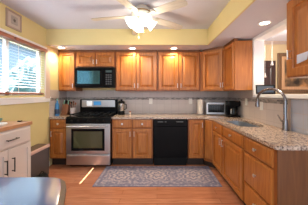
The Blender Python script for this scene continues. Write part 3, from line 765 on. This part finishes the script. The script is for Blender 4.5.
# ------------------------------------------------------------------ ceiling fan
FXc, FYc = -0.195, 2.30
FZ = H+0.992
t = thing('ceiling_fan', 'white five-blade ceiling fan with lit glass shades', 'ceiling fan', (FXc, FYc, FZ))
TOPF = CEI-FZ
MB().lathe(((0.07, TOPF-0.001), (0.075, TOPF-0.03), (0.06, TOPF-0.04), (0.06, TOPF-0.045), (0.11, 0.085), (0.125, 0.06), (0.125, 0.02), (0.10, 0.0), (0.06, -0.015)), seg=32).build('motor_housing', FANB, t, True)
MB().lathe(((0.127, 0.046), (0.129, 0.042), (0.129, 0.034), (0.127, 0.03)), seg=32, cap=False).build('brass_band', BRASS, t, True)
MB().lathe(((0.055, -0.014), (0.06, -0.02), (0.06, -0.045), (0.045, -0.06), (0.02, -0.068)), seg=24).build('light_fitter', FANB, t, True)
for k in range(5):
    a = math.radians(176-72*k)
    R_ = Matrix.Rotation(a, 4, 'Z')
    ar = MB(); ar.prism([(0.09, -0.02), (0.15, -0.018), (0.20, -0.045), (0.235, -0.04), (0.235, 0.04), (0.20, 0.045), (0.15, 0.018), (0.09, 0.02)], -0.002, 0.006)
    o = ar.build('blade_bracket', FANB, t); o.rotation_euler = (0, math.radians(2), a)
    bl_ = [(0.19, -0.052), (0.45, -0.066), (0.61, -0.062), (0.645, -0.045), (0.66, 0), (0.645, 0.045), (0.61, 0.062), (0.45, 0.066), (0.19, 0.052)]
    o = MB().prism(bl_, 0.007, 0.014).build('blade', FANW, t)
    o.rotation_euler = (math.radians(-11), math.radians(3.2), a)
for k in range(4):
    a = math.radians(22+90*k)
    M = Matrix.Rotation(a, 4, 'Z') @ Matrix.Translation((0.045, 0, -0.022)) @ Matrix.Rotation(math.radians(-54), 4, 'Y') @ Matrix.Rotation(PI, 4, 'X')
    MB().lathe(((0.014, -0.01), (0.016, 0.02), (0.024, 0.024)), M=M, seg=16).build('lamp_arm', BRASS, t, True)
    MB().lathe(((0.022, 0.020), (0.026, 0.03), (0.042, 0.055), (0.055, 0.10), (0.070, 0.135), (0.076, 0.145)), M=M, seg=24, cap=False).build('lamp_shade', SHADE, t, True)
    MB().lathe(((0.010, 0.025), (0.014, 0.045), (0.025, 0.075), (0.022, 0.10), (0.008, 0.108)), M=M, seg=14).build('bulb', SHADE, t, True)
MB().tube([(0.03, -0.03, -0.055), (0.03, -0.03, -0.19)], 0.0018, 6).lathe(((0.006, -0.215), (0.008, -0.20), (0.003, -0.188)), (0.03, -0.03, 0), 8).build('pull_chain', BRASS, t)
MB().tube([(-0.04, 0.0, -0.055), (-0.04, 0.0, -0.26)], 0.0018, 6).lathe(((0.006, -0.285), (0.009, -0.27), (0.003, -0.258)), (-0.04, 0.0, 0), 8).build('pull_chain', BRASS, t)
L = bpy.data.lights.new('fan_light', 'POINT'); L.energy = 13; L.color = (1, 0.86, 0.66); L.shadow_soft_size = 0.12
lo = bpy.data.objects.new('fan_light', L); C.objects.link(lo); lo.parent = t; lo.location = (0, 0, -0.26)

# recessed downlights
def downlight():
    t = thing('recessed_light', '', 'ceiling light', (0, 0, SOF), 0, 'recessed lights in the soffit')
    MB().lathe(((0.050, -0.001), (0.072, -0.001), (0.075, -0.004), (0.070, -0.008), (0.055, -0.006), (0.050, -0.001)), seg=28, cap=False).build('trim_ring', TRIMW, t, True)
    MB().lathe(((0.052, -0.001), (0.050, -0.003), (0.02, -0.0045)), seg=24).build('lamp_disc', LAMP, t, True)
    L = bpy.data.lights.new('lamp', 'SPOT'); L.energy = 27; L.color = (1, 0.80, 0.52); L.spot_size = math.radians(150); L.spot_blend = 0.7; L.shadow_soft_size = 0.05
    lo = bpy.data.objects.new('lamp', L); C.objects.link(lo); lo.parent = t; lo.location = (0, 0, -0.02)
    return t
d0 = downlight()
for i, (x, y, lb) in enumerate(((-1.74, 3.28, 'glowing recessed light at the far left over the window corner'), (-0.455, 3.33, 'glowing recessed light in the soffit just right of the microwave'),
                                (0.315, 3.33, 'glowing recessed light in the soffit above the dishwasher'), (1.28, 2.14, 'large bright recessed light in the right soffit above the sink'))):
    o = d0 if i == 0 else copy_tree(d0)
    o.location = (x, y, SOF); o['label'] = lb

# ------------------------------------------------------------------ left wall picture
t = thing('framed_picture', 'small square pale picture hanging high on the yellow wall above the window', 'picture', (LW, 2.38, H+0.97), PI/2)
MB().rings(-0.125, 0.125, -0.115, 0.115, ((0, -0.001), (0, -0.018), (0.004, -0.020), (0.020, -0.020), (0.024, -0.012))).build('frame', FRAMEP, t)
MB().box(-0.099, 0.099, -0.0145, -0.0125, -0.09, 0.09).build('mat_board', plain('mat_board', (0.52, 0.45, 0.40), 0.7), t)
a_ = MB().box(-0.055, 0.055, -0.0165, -0.0145, -0.055, 0.055).build('print', plain('pale_print', (0.36, 0.33, 0.31), 0.7, noise=0.3, scale=20), t)
MB().prism([(0.03*math.cos(i*PI/5)*(1.0 if i % 2 else 0.5), 0.03*math.sin(i*PI/5)*(1.0 if i % 2 else 0.5)) for i in range(10)], 0.0165, 0.018, M=Matrix.Rotation(PI/2, 4, 'X')).build('flower_motif', plain('motif', (0.12, 0.10, 0.09), 0.7), a_)

# ------------------------------------------------------------------ neighbouring room things
t = thing('framed_painting', 'large framed painting on the dining room wall seen through the pass-through', 'painting', (2.535, 3.795, H+0.02))
MB().rings(0, 1.15, 0, 0.84, ((0, -0.001), (0, -0.035), (0.01, -0.045), (0.05, -0.04), (0.075, -0.028))).build('outer_frame', FRAMED, t)
MB().rings(0.075, 1.075, 0.075, 0.765, ((0, -0.027), (0, -0.034), (0.05, -0.034), (0.06, -0.030))).build('inner_frame', FRAMEG, t)
MB().box(0.135, 1.015, -0.036, -0.0335, 0.135, 0.705).build('canvas', painting_mat(), t)
# smart display on ledge
t = thing('smart_display', 'dark tablet display leaning on the white ledge beside the faucet', 'tablet', (1.525, 2.53, H-0.0035), math.radians(-22))
M = Matrix.Rotation(math.radians(-18), 4, 'X')
MB().box(-0.12, 0.12, -0.006, 0.006, 0.003, 0.14, 0.004, M=M).build('case', BLKM, t)
MB().box(-0.10, 0.10, -0.0075, -0.0055, 0.025, 0.12, M=M).build('screen', emis('screen_glow', (0.10, 0.20, 0.34), 0.12, (0.02, 0.03, 0.05)), t)
MB().box(-0.05, 0.05, 0.0, 0.055, 0.0, 0.014, 0.003).build('stand', BLKM, t)
# hanging crystals
def pendant(label, x, y, zl):
    t = thing('crystal_pendant', label, 'hanging crystal', (x, y, CEI), 0, 'crystals hanging in the dining room')
    MB().tube([(0, 0, 0), (0, 0, zl-CEI+0.09)], 0.002, 6).build('chain', CRYST, t)
    bd = MB(); z = -0.30
    while z > zl-CEI+0.12:
        bd.lathe(((0.002, 0.009), (0.006, 0.0), (0.002, -0.009)), (0, 0, z), 6); z -= 0.026
    bd.build('beads', CRYST, t)
    MB().lathe(((0.003, 0.09), (0.010, 0.07), (0.022, 0.02), (0.018, 0.008), (0.002, 0.0)), (0, 0, zl-CEI), 8).build('drop', CRYST, t)
pendant('lower-hanging crystal strand, nearer the white jamb, in front of the dark door', 1.81, 3.02, H+0.27)
pendant('crystal strand whose drop hangs higher, on the painting side of the lower one', 1.84, 2.88, H+0.45)

# unseen fill light added to brighten the dining room, parented to a crystal strand
L = bpy.data.lights.new('dining_fill', 'POINT'); L.energy = 30; L.color = (1, 0.88, 0.72); L.shadow_soft_size = 0.1
lo = bpy.data.objects.new('dining_fill', L); C.objects.link(lo); lo.parent = bpy.data.objects['crystal_pendant.001']; lo.location = (0.35, -0.2, -0.45)

# ------------------------------------------------------------------ outside the window
t = thing('backdrop_house', 'pale blue-grey house added behind the blinds to darken the bright view', 'house', (-9.0, 4.5, -0.5))  # house put in as a dimmer backdrop so the slats stand out
hb = MB().box(-3, 0, -8, 11, 0, 4.9).build('wall', plain('siding_blue_grey', (0.26, 0.36, 0.48), 0.8), t)
rf = MB(); vv = [rf.bm.verts.new(p) for p in ((0.3, -8.3, 4.9), (0.3, 11.3, 4.9), (-1.5, 11.3, 5.5), (-1.5, -8.3, 5.5), (-3.3, -8.3, 4.9), (-3.3, 11.3, 4.9))]
for f in ((0, 1, 2, 3), (3, 2, 5, 4), (0, 3, 4), (1, 5, 2), (0, 4, 5, 1)): rf.bm.faces.new([vv[i] for i in f])
rf.build('roof', plain('roof_grey', (0.20, 0.20, 0.23), 0.8), t)
for yy in (-4.2, -0.6, 2.6, 6.4, 9.5):
    wf = MB().box(0.0, 0.06, yy-0.6, yy+0.6, 1.4, 2.8).build('window', TRIMW, t)
    MB().box(0.061, 0.07, yy-0.52, yy+0.52, 1.48, 2.72).build('pane', plain('house_glass', (0.10, 0.16, 0.24), 0.1), wf)
t = thing('tree', 'round leafy tree standing outside the kitchen window', 'tree', (-6.2, 8.9, -0.5))
MB().lathe(((0.16, 0), (0.11, 1.2), (0.08, 2.0)), seg=10).build('trunk', BRNB, t, True)
m = MB(); bmesh.ops.create_icosphere(m.bm, subdivisions=4, radius=1)
for v in m.bm.verts:
    n = 1+0.16*math.sin(v.co.x*7+v.co.z*9)*math.cos(v.co.y*8)+random.uniform(-0.06, 0.06)
    v.co = Vector((v.co.x*0.9*n, v.co.y*0.8*n, 2.2+v.co.z*1.25*n))
m.build('crown', plain('leaf_green', (0.10, 0.19, 0.22), 0.8, noise=0.4, scale=8), t)
g = struct(MB().box(-14, -2.06, -6, 16, -0.55, -0.5).build('ground', plain('lawn', (0.10, 0.16, 0.07), 0.9)))
